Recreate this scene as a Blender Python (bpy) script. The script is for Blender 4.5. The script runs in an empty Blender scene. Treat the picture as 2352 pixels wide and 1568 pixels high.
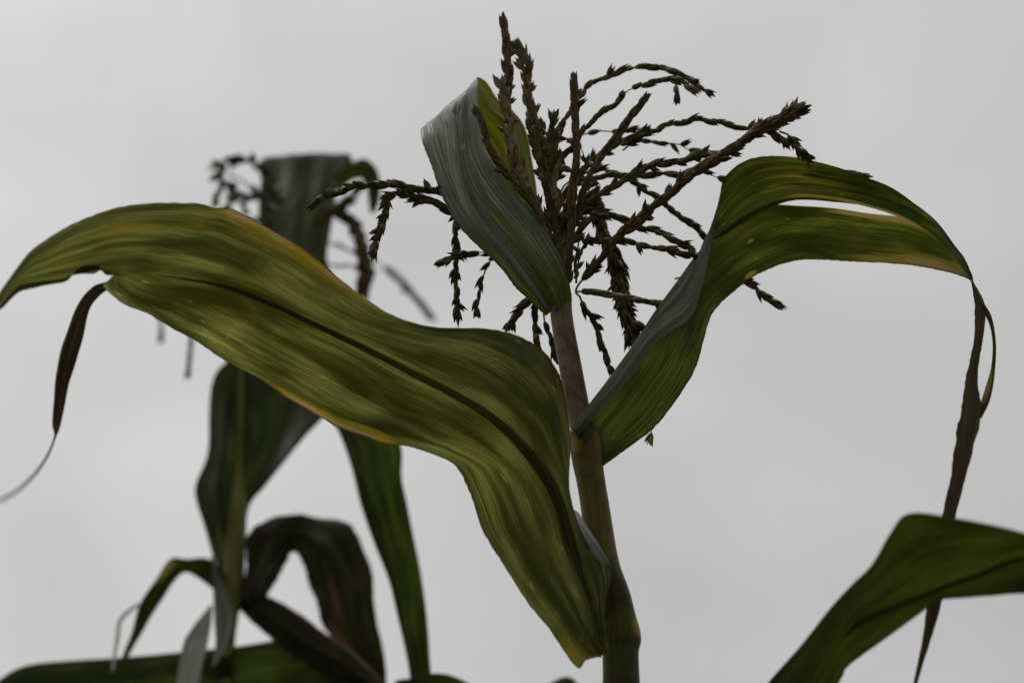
import bpy, math, random
import numpy as np
from mathutils import Vector, Matrix

scene = bpy.context.scene
R = math.radians
# ------------------------------------------------------------------ camera
PITCH = R(20)
CAM = Vector((0.0, -1.62, 1.38))
LENS = 70.0
cd = bpy.data.cameras.new('camera'); cam = bpy.data.objects.new('camera', cd)
scene.collection.objects.link(cam); scene.camera = cam
cam.location = CAM; cam.rotation_euler = (math.pi/2 + PITCH, 0, 0)
cd.lens = LENS; cd.sensor_width = 36.0; cd.clip_start = 0.05; cd.clip_end = 3000
cd.dof.use_dof = True; cd.dof.focus_distance = 1.73; cd.dof.aperture_fstop = 3.1
cd.dof.aperture_blades = 7
# ------------------------------------------------------------------ world: overcast daylight
SUN_EL, SUN_ROT = R(58), R(20)
w = bpy.data.worlds.new('World'); scene.world = w; w.use_nodes = True
nt = w.node_tree; nt.nodes.clear()
def N(t, k, **kw):
    n = t.nodes.new(k)
    for a, b in kw.items(): setattr(n, a, b)
    return n
def link(t, a, b): t.links.new(a, b)
out = N(nt, 'ShaderNodeOutputWorld'); bg = N(nt, 'ShaderNodeBackground')
bg.inputs['Strength'].default_value = 0.1
sky = N(nt, 'ShaderNodeTexSky', sky_type='NISHITA', sun_disc=False, sun_elevation=SUN_EL, sun_rotation=SUN_ROT)
tc = N(nt, 'ShaderNodeTexCoord')
mp = N(nt, 'ShaderNodeMapping'); mp.inputs['Scale'].default_value = (3.6, 3.6, 4.6); mp.inputs['Location'].default_value = (0.3, 1.7, 0.4)
link(nt, tc.outputs['Generated'], mp.inputs['Vector'])
nz = N(nt, 'ShaderNodeTexNoise'); nz.inputs['Scale'].default_value = 1.5; nz.inputs['Detail'].default_value = 4.0
nz.inputs['Roughness'].default_value = 0.45; nz.inputs['Distortion'].default_value = 0.3
link(nt, mp.outputs['Vector'], nz.inputs['Vector'])
mr = N(nt, 'ShaderNodeMapRange'); mr.inputs['From Min'].default_value = 0.3; mr.inputs['From Max'].default_value = 0.7
mr.inputs['To Min'].default_value = 0.90; mr.inputs['To Max'].default_value = 1.10
link(nt, nz.outputs['Fac'], mr.inputs['Value'])
# the cloud cover is brighter to the left (west) than to the right
sx = N(nt, 'ShaderNodeSeparateXYZ'); link(nt, tc.outputs['Generated'], sx.inputs[0])
gx = N(nt, 'ShaderNodeMapRange'); gx.inputs['From Min'].default_value = -0.30; gx.inputs['From Max'].default_value = 0.30
gx.inputs['To Min'].default_value = 6.0; gx.inputs['To Max'].default_value = 4.55
link(nt, sx.outputs['X'], gx.inputs['Value'])
ml = N(nt, 'ShaderNodeMath', operation='MULTIPLY'); link(nt, mr.outputs[0], ml.inputs[0]); link(nt, gx.outputs[0], ml.inputs[1])
# overcast sky: the zenith is brighter than the horizon
el = N(nt, 'ShaderNodeMapRange'); el.inputs['From Min'].default_value = 0.36; el.inputs['From Max'].default_value = 1.0
el.inputs['To Min'].default_value = 1.05; el.inputs['To Max'].default_value = 1.85
link(nt, sx.outputs['Z'], el.inputs['Value'])
ml2 = N(nt, 'ShaderNodeMath', operation='MULTIPLY'); link(nt, ml.outputs[0], ml2.inputs[0]); link(nt, el.outputs[0], ml2.inputs[1]); ml = ml2
# sky behind the viewer dimmed, an unseen addition that cuts grey reflections
bk = N(nt, 'ShaderNodeMapRange', interpolation_type='SMOOTHSTEP'); bk.inputs['From Min'].default_value = -0.45; bk.inputs['From Max'].default_value = 0.45
bk.inputs['To Min'].default_value = 0.36; bk.inputs['To Max'].default_value = 1.0
link(nt, sx.outputs['Y'], bk.inputs['Value'])
ml3 = N(nt, 'ShaderNodeMath', operation='MULTIPLY'); link(nt, ml.outputs[0], ml3.inputs[0]); link(nt, bk.outputs[0], ml3.inputs[1]); ml = ml3
cc = N(nt, 'ShaderNodeVectorMath', operation='SCALE'); cc.inputs[0].default_value = (1.0, 1.0, 0.985)
link(nt, ml.outputs[0], cc.inputs['Scale'])
mx = N(nt, 'ShaderNodeMix', data_type='RGBA'); mx.inputs['Factor'].default_value = 0.985
link(nt, sky.outputs[0], mx.inputs['A']); link(nt, cc.outputs[0], mx.inputs['B'])
link(nt, mx.outputs['Result'], bg.inputs['Color']); link(nt, bg.outputs[0], out.inputs['Surface'])
# weak sun through the cloud
sd = bpy.data.lights.new('sun', 'SUN'); so = bpy.data.objects.new('sun', sd); scene.collection.objects.link(so)
sd.energy = 0.7; sd.angle = R(25); sd.color = (1, 0.97, 0.92)
sdir = Vector((math.sin(SUN_ROT)*math.cos(SUN_EL), math.cos(SUN_ROT)*math.cos(SUN_EL), math.sin(SUN_EL)))
so.rotation_euler = (-sdir).to_track_quat('-Z', 'Y').to_euler()
scene.view_settings.view_transform = 'Standard'; scene.view_settings.look = 'None'
scene.view_settings.exposure = 0.0; scene.view_settings.gamma = 1.0
scene.render.engine = 'CYCLES'
scene.cycles.max_bounces = 8; scene.cycles.transparent_max_bounces = 8

# ------------------------------------------------------------------ helpers
FPX = LENS/36.0*2352.0
cp, sp = math.cos(PITCH), math.sin(PITCH)
def P(x, y, dy=0.0):
    """point of the vertical plane y = dy seen in direction (x, y) of a 2352 x 1568 view"""
    a = (x-1176.0)/FPX; b = (784.0-y)/FPX
    d = np.array([a, cp - b*sp, sp + b*cp])
    t = (dy - CAM.y)/d[1]
    return np.array([CAM.x, CAM.y, CAM.z]) + d*t
def catmull(pts, n):
    """pts: (m, ...) array -> about n per span, smooth through all of them"""
    pts = np.asarray(pts, float); m = len(pts)
    if m == 2:
        t = np.linspace(0, 1, n+1).reshape((-1,)+(1,)*(pts.ndim-1))
        return pts[0]*(1-t)+pts[1]*t
    ext = np.concatenate([[2*pts[0]-pts[1]], pts, [2*pts[-1]-pts[-2]]])
    res = []
    for i in range(m-1):
        p0, p1, p2, p3 = ext[i:i+4]
        for k in range(n):
            t = k/n
            res.append(0.5*((2*p1)+(-p0+p2)*t+(2*p0-5*p1+4*p2-p3)*t*t+(-p0+3*p1-3*p2+p3)*t**3))
    res.append(pts[-1])
    return np.array(res)
def link_obj(name, me, mats, parent):
    for m in (mats if isinstance(mats, (list, tuple)) else [mats]): me.materials.append(m)
    o = bpy.data.objects.new(name, me); scene.collection.objects.link(o)
    if parent is not None: o.parent = parent
    return o
def root_of(o):
    v = Vector((0, 0, 0))
    while o is not None: v += o.location; o = o.parent
    return np.array(v)
def mesh(name, V, F, mats, parent=None, uv=None, attrs=None, smooth=True):
    V = np.asarray(V, float)
    if parent is not None: V = V - root_of(parent)
    me = bpy.data.meshes.new(name); me.from_pydata(V.tolist(), [], F); me.update()
    if smooth: me.polygons.foreach_set('use_smooth', [True]*len(me.polygons))
    if uv is not None:
        l = me.uv_layers.new(name='UVMap'); li = np.zeros(len(me.loops), dtype=np.int32)
        me.loops.foreach_get('vertex_index', li); l.data.foreach_set('uv', np.asarray(uv, float)[li].ravel())
    for k, a in (attrs or {}).items():
        at = me.attributes.new(k, 'FLOAT', 'POINT'); at.data.foreach_set('value', np.asarray(a, float))
    return link_obj(name, me, mats, parent)
def frames(C):
    T = np.gradient(C, axis=0); T /= np.linalg.norm(T, axis=1)[:, None]+1e-12
    up = np.array([0.0, -1.0, 0.15]); A = []
    for t in T:
        a = np.cross(t, up)
        if np.linalg.norm(a) < 1e-3: a = np.cross(t, [1, 0, 0.1])
        A.append(a/np.linalg.norm(a))
    A = np.array(A); B = np.cross(A, T)
    return T, A, B
def tube(C, rad, nseg=12, flat=1.0, rough=0.0, seed=0):
    C = np.asarray(C, float); rad = np.asarray(rad, float); T, A, B = frames(C)
    rng = np.random.RandomState(seed); V = []; F = []; UV = []
    ang = np.arange(nseg)*2*math.pi/nseg; L = np.concatenate([[0], np.cumsum(np.linalg.norm(np.diff(C, axis=0), axis=1))])
    ph = rng.rand(4)*6
    for i in range(len(C)):
        rr = rad[i]*(1+rough*np.sin(ang*2+ph[0]+L[i]*30)+rough*0.6*np.sin(ang*3+ph[1]-L[i]*55))
        for j in range(nseg):
            V.append(C[i]+A[i]*rr[j]*math.cos(ang[j])+B[i]*rr[j]*flat*math.sin(ang[j])); UV.append((j/nseg, L[i]))
    for i in range(len(C)-1):
        for j in range(nseg):
            a = i*nseg+j; b = i*nseg+(j+1) % nseg
            F.append((a, b, b+nseg, a+nseg))
    F.append(tuple(range(nseg-1, -1, -1))); F.append(tuple((len(C)-1)*nseg+j for j in range(nseg)))
    return V, F, UV

# ------------------------------------------------------------------ materials
def base_mat(name):
    m = bpy.data.materials.new(name); m.use_nodes = True; t = m.node_tree; t.nodes.clear()
    return m, t
def mixc(t, fac, a, b):
    n = N(t, 'ShaderNodeMix', data_type='RGBA')
    for s, v in (('Factor', fac), ('A', a), ('B', b)):
        if isinstance(v, (int, float)): n.inputs[s].default_value = v
        elif isinstance(v, tuple): n.inputs[s].default_value = (*v, 1)
        else: link(t, v, n.inputs[s])
    return n.outputs['Result']
def math_(t, op, a, b=0.0, clamp=False):
    n = N(t, 'ShaderNodeMath', operation=op, use_clamp=clamp)
    for i, v in enumerate((a, b)):
        if isinstance(v, (int, float)): n.inputs[i].default_value = v
        else: link(t, v, n.inputs[i])
    return n.outputs[0]
def ramp(t, v, lo, hi, a=0.0, b=1.0):
    n = N(t, 'ShaderNodeMapRange', interpolation_type='SMOOTHSTEP')
    n.inputs['From Min'].default_value = lo; n.inputs['From Max'].default_value = hi
    n.inputs['To Min'].default_value = a; n.inputs['To Max'].default_value = b
    link(t, v, n.inputs['Value']); return n.outputs[0]
def noise(t, vec, scale, detail=3, rough=0.5, dist=0.0):
    n = N(t, 'ShaderNodeTexNoise'); n.inputs['Scale'].default_value = scale; n.inputs['Detail'].default_value = detail
    n.inputs['Roughness'].default_value = rough; n.inputs['Distortion'].default_value = dist
    if vec is not None: link(t, vec, n.inputs['Vector'])
    return n.outputs['Fac']
def uvvec(t, su, sv, off=0.0):
    u = N(t, 'ShaderNodeUVMap'); u.uv_map = 'UVMap'
    m = N(t, 'ShaderNodeMapping'); m.inputs['Scale'].default_value = (su, sv, 1); m.inputs['Location'].default_value = (off, off*1.7, off)
    link(t, u.outputs[0], m.inputs['Vector']); return m.outputs[0]
def leaf_mat(name, lower, upper, trans, trans2, rough=0.5, spec=0.25, fac=0.5, seed=0.0, yellow=0.35, vein=1.0,
             dryc=(0.34, 0.25, 0.10), bump=0.35, contrast=0.0, sheen_col=(0.34, 0.37, 0.32), yelc=(0.36, 0.27, 0.03), veins=52):
    """a leaf blade: lower = reflectance of the side turned down, upper = of the other side, trans = light let through"""
    m, t = base_mat(name)
    fine = noise(t, uvvec(t, 95, 5, seed), 1.0, 2, 0.6)
    mid = noise(t, uvvec(t, 26, 2.2, seed+3), 1.0, 3, 0.6, 0.2)
    broad = noise(t, uvvec(t, 7, 3.0, seed+7), 1.0, 2, 0.5, 0.4)
    obc = N(t, 'ShaderNodeTexCoord').outputs['Object']
    blot = noise(t, obc, 16, 4, 0.6, 0.3)
    spots = noise(t, obc, 160, 2, 0.5)
    uu = N(t, 'ShaderNodeUVMap'); uu.uv_map = 'UVMap'; us_ = N(t, 'ShaderNodeSeparateXYZ'); link(t, uu.outputs[0], us_.inputs[0])
    wob = math_(t, 'MULTIPLY', noise(t, uvvec(t, 3, 2.5, seed+5), 1.0, 2, 0.5), 3.0)
    ph_ = math_(t, 'ADD', math_(t, 'MULTIPLY', us_.outputs['X'], veins), wob)
    vl = math_(t, 'POWER', math_(t, 'ABSOLUTE', math_(t, 'SINE', math_(t, 'MULTIPLY', ph_, math.pi))), 3.0)
    vl = math_(t, 'MULTIPLY', vl, ramp(t, mid, .35, .6, .25, 1.0))
    st = math_(t, 'ADD', math_(t, 'MULTIPLY', fine, 0.34), math_(t, 'ADD', math_(t, 'MULTIPLY', mid, 0.26), math_(t, 'MULTIPLY', broad, 0.30)))
    st = math_(t, 'ADD', math_(t, 'ADD', st, .01), math_(t, 'MULTIPLY', math_(t, 'SUBTRACT', vl, .35), 0.12))
    s = ramp(t, st, 0.5-0.13/vein, 0.5+0.13/vein)
    att = N(t, 'ShaderNodeAttribute', attribute_name='dry').outputs['Fac']
    strk = noise(t, uvvec(t, 30, 4, seed+9), 1.0, 4, 0.6, 0.3)
    dn = math_(t, 'ADD', att, math_(t, 'ADD', math_(t, 'MULTIPLY', math_(t, 'SUBTRACT', blot, 0.5), 0.7), math_(t, 'MULTIPLY', math_(t, 'SUBTRACT', strk, 0.5), 0.9)))
    dry = math_(t, 'MULTIPLY', ramp(t, dn, 0.50, 0.64), math_(t, 'GREATER_THAN', att, 0.02))
    yel = math_(t, 'MAXIMUM', math_(t, 'MULTIPLY', ramp(t, blot, 0.52, 0.72), yellow), ramp(t, math_(t, 'ADD', att, math_(t, 'MULTIPLY', math_(t, 'SUBTRACT', strk, 0.5), 0.55)), 0.14, 0.42))
    sheen_a = N(t, 'ShaderNodeAttribute', attribute_name='sky_sheen').outputs['Fac']  # mask for grey sky reflection painted into the blade colour
    sheen_f = math_(t, 'MULTIPLY', sheen_a, math_(t, 'ADD', 0.70, math_(t, 'MULTIPLY', st, 0.6)), True)
    sp_ = math_(t, 'MULTIPLY', ramp(t, spots, 0.66, 0.72), ramp(t, blot, 0.45, 0.6))
    big = ramp(t, math_(t, 'ADD', math_(t, 'MULTIPLY', noise(t, obc, 7, 2, 0.5), .6), math_(t, 'MULTIPLY', broad, .4)), .38, .62, contrast, 1.0)
    tr = mixc(t, s, trans, trans2)
    tr = mixc(t, big, tuple(c*.55 for c in trans), tr)
    tr = mixc(t, yel, tr, yelc)
    stk = math_(t, 'MULTIPLY', ramp(t, noise(t, uvvec(t, 45, 14, seed+2), 1.0, 2, 0.5), 0.66, 0.74), ramp(t, broad, .4, .6))
    tr = mixc(t, math_(t, 'MULTIPLY', stk, 0.55), tr, tuple(min(1, c*2.2+.02) for c in trans2))
    tr = mixc(t, dry, tr, tuple(c*1.2 for c in dryc))
    tr = mixc(t, math_(t, 'MULTIPLY', sp_, 0.5), tr, (0.10, 0.05, 0.015))
    # margin: thin reddish brown line
    uvn = N(t, 'ShaderNodeUVMap'); uvn.uv_map = 'UVMap'
    sep = N(t, 'ShaderNodeSeparateXYZ'); link(t, uvn.outputs[0], sep.inputs[0])
    du = math_(t, 'ABSOLUTE', math_(t, 'SUBTRACT', sep.outputs['X'], 0.5))
    edge = ramp(t, du, 0.480, 0.497)
    tr = mixc(t, math_(t, 'MULTIPLY', edge, 0.8), tr, (0.10, 0.035, 0.015))
    geo = N(t, 'ShaderNodeNewGeometry')
    rf = mixc(t, geo.outputs['Backfacing'], lower, upper)
    hs = mixc(t, math_(t, 'MULTIPLY', s, 0.45), rf, mixc(t, 0.5, rf, trans2))
    hs = mixc(t, math_(t, 'MULTIPLY', yel, 0.5), hs, tuple(c*.5 for c in yelc))
    hs = mixc(t, sheen_f, hs, mixc(t, s, tuple(c*.38 for c in sheen_col), sheen_col))
    hs = mixc(t, dry, hs, dryc)
    hs = mixc(t, math_(t, 'MULTIPLY', edge, 0.7), hs, (0.10, 0.04, 0.02))
    bp = N(t, 'ShaderNodeBump'); bp.inputs['Strength'].default_value = bump; bp.inputs['Distance'].default_value = 0.0012
    link(t, math_(t, 'ADD', vl, math_(t, 'ADD', fine, math_(t, 'MULTIPLY', mid, 1.5))), bp.inputs['Height'])
    p = N(t, 'ShaderNodeBsdfPrincipled'); p.inputs['Roughness'].default_value = rough; p.inputs['Specular IOR Level'].default_value = spec
    link(t, hs, p.inputs['Base Color']); link(t, bp.outputs[0], p.inputs['Normal'])
    tl = N(t, 'ShaderNodeBsdfTranslucent'); link(t, tr, tl.inputs['Color']); link(t, bp.outputs[0], tl.inputs['Normal'])
    ms = N(t, 'ShaderNodeMixShader'); link(t, math_(t, 'MULTIPLY', fac, math_(t, 'SUBTRACT', 1.0, math_(t, 'MULTIPLY', sheen_f, 0.85))), ms.inputs[0])
    link(t, p.outputs[0], ms.inputs[1]); link(t, tl.outputs[0], ms.inputs[2])
    o = N(t, 'ShaderNodeOutputMaterial'); link(t, ms.outputs[0], o.inputs['Surface'])
    return m
def stalk_mat(name, c1, c2, c3, rough=0.5, scale=1.0):
    m, t = base_mat(name)
    fine = noise(t, uvvec(t, 40, 6), 1.0, 3, 0.6); obc = N(t, 'ShaderNodeTexCoord').outputs['Object']
    blot = noise(t, obc, 30*scale, 4, 0.6, 0.5); big = noise(t, obc, 9, 2)
    c = mixc(t, ramp(t, fine, 0.35, 0.65), c1, c2); c = mixc(t, ramp(t, math_(t, 'ADD', math_(t, 'MULTIPLY', blot, .6), math_(t, 'MULTIPLY', big, .4)), 0.45, 0.62), c, c3)
    att = N(t, 'ShaderNodeAttribute', attribute_name='dry').outputs['Fac']
    c = mixc(t, ramp(t, math_(t, 'ADD', att, math_(t, 'MULTIPLY', math_(t, 'SUBTRACT', blot, .5), .5)), .45, .65), c, (0.33, 0.20, 0.02))
    bp = N(t, 'ShaderNodeBump'); bp.inputs['Strength'].default_value = 0.4; bp.inputs['Distance'].default_value = 0.001
    link(t, math_(t, 'ADD', fine, blot), bp.inputs['Height'])
    p = N(t, 'ShaderNodeBsdfPrincipled'); p.inputs['Roughness'].default_value = rough
    p.inputs['Specular IOR Level'].default_value = 0.15
    link(t, c, p.inputs['Base Color']); link(t, bp.outputs[0], p.inputs['Normal'])
    o = N(t, 'ShaderNodeOutputMaterial'); link(t, p.outputs[0], o.inputs['Surface'])
    return m
def spike_mat(name, c1, c2, tip, rough=0.5, fac=0.3):
    """spikelets: 'tint' differs per spikelet, 'tip' runs 0 to 1 from its foot to its point"""
    m, t = base_mat(name)
    ti = N(t, 'ShaderNodeAttribute', attribute_name='tint').outputs['Fac']
    tp = N(t, 'ShaderNodeAttribute', attribute_name='tip').outputs['Fac']
    obc = N(t, 'ShaderNodeTexCoord').outputs['Object']
    n1 = noise(t, obc, 420, 3, 0.6)
    c = mixc(t, ti, c1, c2); c = mixc(t, ramp(t, math_(t, 'ADD', tp, math_(t, 'MULTIPLY', ti, 0.4)), 0.35, 1.25), c, tip)
    c = mixc(t, ramp(t, n1, 0.35, 0.7, 0, 0.45), c, tuple(x*0.35 for x in c1))
    bp = N(t, 'ShaderNodeBump'); bp.inputs['Strength'].default_value = 0.5; bp.inputs['Distance'].default_value = 0.0005
    link(t, n1, bp.inputs['Height'])
    p = N(t, 'ShaderNodeBsdfPrincipled'); p.inputs['Roughness'].default_value = rough; p.inputs['Specular IOR Level'].default_value = 0.35
    link(t, c, p.inputs['Base Color']); link(t, bp.outputs[0], p.inputs['Normal'])
    tl = N(t, 'ShaderNodeBsdfTranslucent'); link(t, c, tl.inputs['Color'])
    ms = N(t, 'ShaderNodeMixShader'); ms.inputs[0].default_value = fac
    link(t, p.outputs[0], ms.inputs[1]); link(t, tl.outputs[0], ms.inputs[2])
    o = N(t, 'ShaderNodeOutputMaterial'); link(t, ms.outputs[0], o.inputs['Surface'])
    return m
M = {}
M['leafA'] = leaf_mat('broad_leaf_green', (0.040, 0.045, 0.010), (0.05, 0.065, 0.02), (0.085, 0.100, 0.008), (0.60, 0.60, 0.15), seed=1.0, yellow=0.05, vein=0.62, dryc=(0.42, 0.31, 0.13), yelc=(0.44, 0.32, 0.02))
M['leafB'] = leaf_mat('right_leaf_green', (0.028, 0.036, 0.008), (0.05, 0.06, 0.03), (0.042, 0.063, 0.005), (0.25, 0.28, 0.028), seed=5.0, yellow=0.04, vein=0.7, sheen_col=(0.36, 0.38, 0.27))
M['leafW'] = leaf_mat('grey_green_sheen', (0.06, 0.08, 0.03), (0.06, 0.08, 0.02), (0.30, 0.34, 0.015), (0.50, 0.50, 0.03), rough=0.36, spec=0.5, fac=0.45, seed=9.0, yellow=0.1, vein=1.6, bump=0.8, sheen_col=(0.42, 0.45, 0.34), veins=30)
M['leafC'] = leaf_mat('low_leaf_green', (0.024, 0.032, 0.008), (0.05, 0.06, 0.03), (0.032, 0.048, 0.004), (0.11, 0.14, 0.014), seed=12.0, vein=.7, yellow=0.05, sheen_col=(0.14, 0.16, 0.12))
M['leafR'] = leaf_mat('far_leaf_green', (0.045, 0.054, 0.026), (0.07, 0.08, 0.045), (0.030, 0.045, 0.010), (0.14, 0.17, 0.04), seed=15.0, yellow=0.05, sheen_col=(0.80, 0.79, 0.68))
M['leafG'] = leaf_mat('far_strap_green', (0.026, 0.038, 0.010), (0.04, 0.05, 0.018), (0.034, 0.055, 0.006), (0.15, 0.20, 0.025), seed=18.0, yellow=0.05)
M['pale'] = leaf_mat('pale_dry_blade', (0.34, 0.35, 0.31), (0.36, 0.36, 0.32), (0.55, 0.56, 0.48), (0.95, 0.95, 0.86), fac=0.8, rough=0.5, seed=21.0, yellow=0.0)
M['dead'] = leaf_mat('dead_brown_blade', (0.030, 0.033, 0.014), (0.07, 0.065, 0.04), (0.022, 0.026, 0.008), (0.09, 0.085, 0.026), rough=0.6, seed=24.0, sheen_col=(0.85, 0.80, 0.68), yellow=0.5, yelc=(0.14, 0.075, 0.035), bump=.8, dryc=(0.28, 0.21, 0.15))
M['dryt'] = leaf_mat('dry_tip', (0.06, 0.05, 0.02), (0.13, 0.11, 0.06), (0.045, 0.034, 0.010), (0.24, 0.17, 0.05), seed=27.0, yellow=0.15, bump=0.6)
M['ligule'] = leaf_mat('papery_ligule', (0.5, 0.52, 0.46), (0.5, 0.52, 0.46), (0.75, 0.78, 0.70), (0.97, 0.97, 0.93), fac=0.97, seed=40.0, yellow=0.0)
M['ribP'] = leaf_mat('midrib_yellow', (0.12, 0.12, 0.02), (0.12, 0.12, 0.02), (0.45, 0.45, 0.06), (0.75, 0.72, 0.14), seed=3.5, veins=4, yellow=0.0)
M['ribA'] = leaf_mat('midrib_olive', (0.05, 0.048, 0.012), (0.06, 0.06, 0.02), (0.34, 0.31, 0.035), (0.60, 0.54, 0.08), seed=3.0, veins=6, yellow=0.0)
M['rib'] = stalk_mat('midrib_dark', (0.06, 0.055, 0.012), (0.085, 0.075, 0.02), (0.06, 0.045, 0.012))
M['ribp'] = stalk_mat('midrib_pale', (0.17, 0.17, 0.04), (0.20, 0.20, 0.06), (0.14, 0.14, 0.03))
M['ribg'] = stalk_mat('midrib_grey', (0.20, 0.215, 0.17), (0.26, 0.27, 0.22), (0.17, 0.18, 0.14))
M['stalk'] = stalk_mat('stalk_brown', (0.25, 0.20, 0.12), (0.32, 0.27, 0.17), (0.13, 0.08, 0.05), rough=0.45)
M['sheath'] = stalk_mat('sheath_olive', (0.14, 0.125, 0.028), (0.20, 0.175, 0.045), (0.09, 0.068, 0.018))
M['sheathg'] = stalk_mat('sheath_dark_green', (0.07, 0.08, 0.018), (0.11, 0.115, 0.028), (0.05, 0.045, 0.012))
M['sheathr'] = stalk_mat('far_stalk_green', (0.19, 0.20, 0.05), (0.24, 0.24, 0.07), (0.15, 0.14, 0.035))
M['rachis'] = stalk_mat('tassel_axis_green', (0.14, 0.14, 0.05), (0.18, 0.17, 0.07), (0.12, 0.10, 0.04))
M['spO'] = spike_mat('spikelet_olive', (0.12, 0.100, 0.016), (0.62, 0.51, 0.15), (0.08, 0.060, 0.012), fac=.4, rough=.42)
M['spP'] = spike_mat('spikelet_purple', (0.085, 0.080, 0.016), (0.42, 0.35, 0.085), (0.19, 0.055, 0.035), fac=.35, rough=.42)
M['spT'] = spike_mat('spikelet_tan', (0.30, 0.24, 0.08), (0.95, 0.82, 0.48), (0.26, 0.14, 0.08), fac=.4, rough=.42)
M['spG'] = spike_mat('spikelet_green', (0.07, 0.11, 0.026), (0.26, 0.30, 0.09), (0.06, 0.09, 0.03), fac=.4, rough=.42)
# ------------------------------------------------------------------ ground
gm, t = base_mat('field_soil')
obc = N(t, 'ShaderNodeTexCoord').outputs['Object']
c = mixc(t, ramp(t, noise(t, obc, 1.3, 6, 0.65), .4, .6), (0.035, 0.045, 0.018), (0.07, 0.055, 0.035))
p = N(t, 'ShaderNodeBsdfPrincipled'); p.inputs['Roughness'].default_value = 0.95; link(t, c, p.inputs['Base Color'])
bp = N(t, 'ShaderNodeBump'); bp.inputs['Distance'].default_value = 0.05; link(t, noise(t, obc, 9, 6, 0.7), bp.inputs['Height']); link(t, bp.outputs[0], p.inputs['Normal'])
o = N(t, 'ShaderNodeOutputMaterial'); link(t, p.outputs[0], o.inputs['Surface'])
def terrain():
    n = 60; s = np.sign(np.linspace(-1, 1, n))*np.abs(np.linspace(-1, 1, n))**4*1500
    V = []; F = []
    for i in range(n):
        for j in range(n):
            V.append((s[j], s[i], -0.02+0.03*math.sin(s[j]*3.1)*math.cos(s[i]*2.3)*(1 if max(abs(s[i]), abs(s[j])) < 12 else 0)))
    for i in range(n-1):
        for j in range(n-1): F.append((i*n+j, i*n+j+1, (i+1)*n+j+1, (i+1)*n+j))
    g = mesh('ground', V, F, gm); g['kind'] = 'structure'
terrain()

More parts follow.
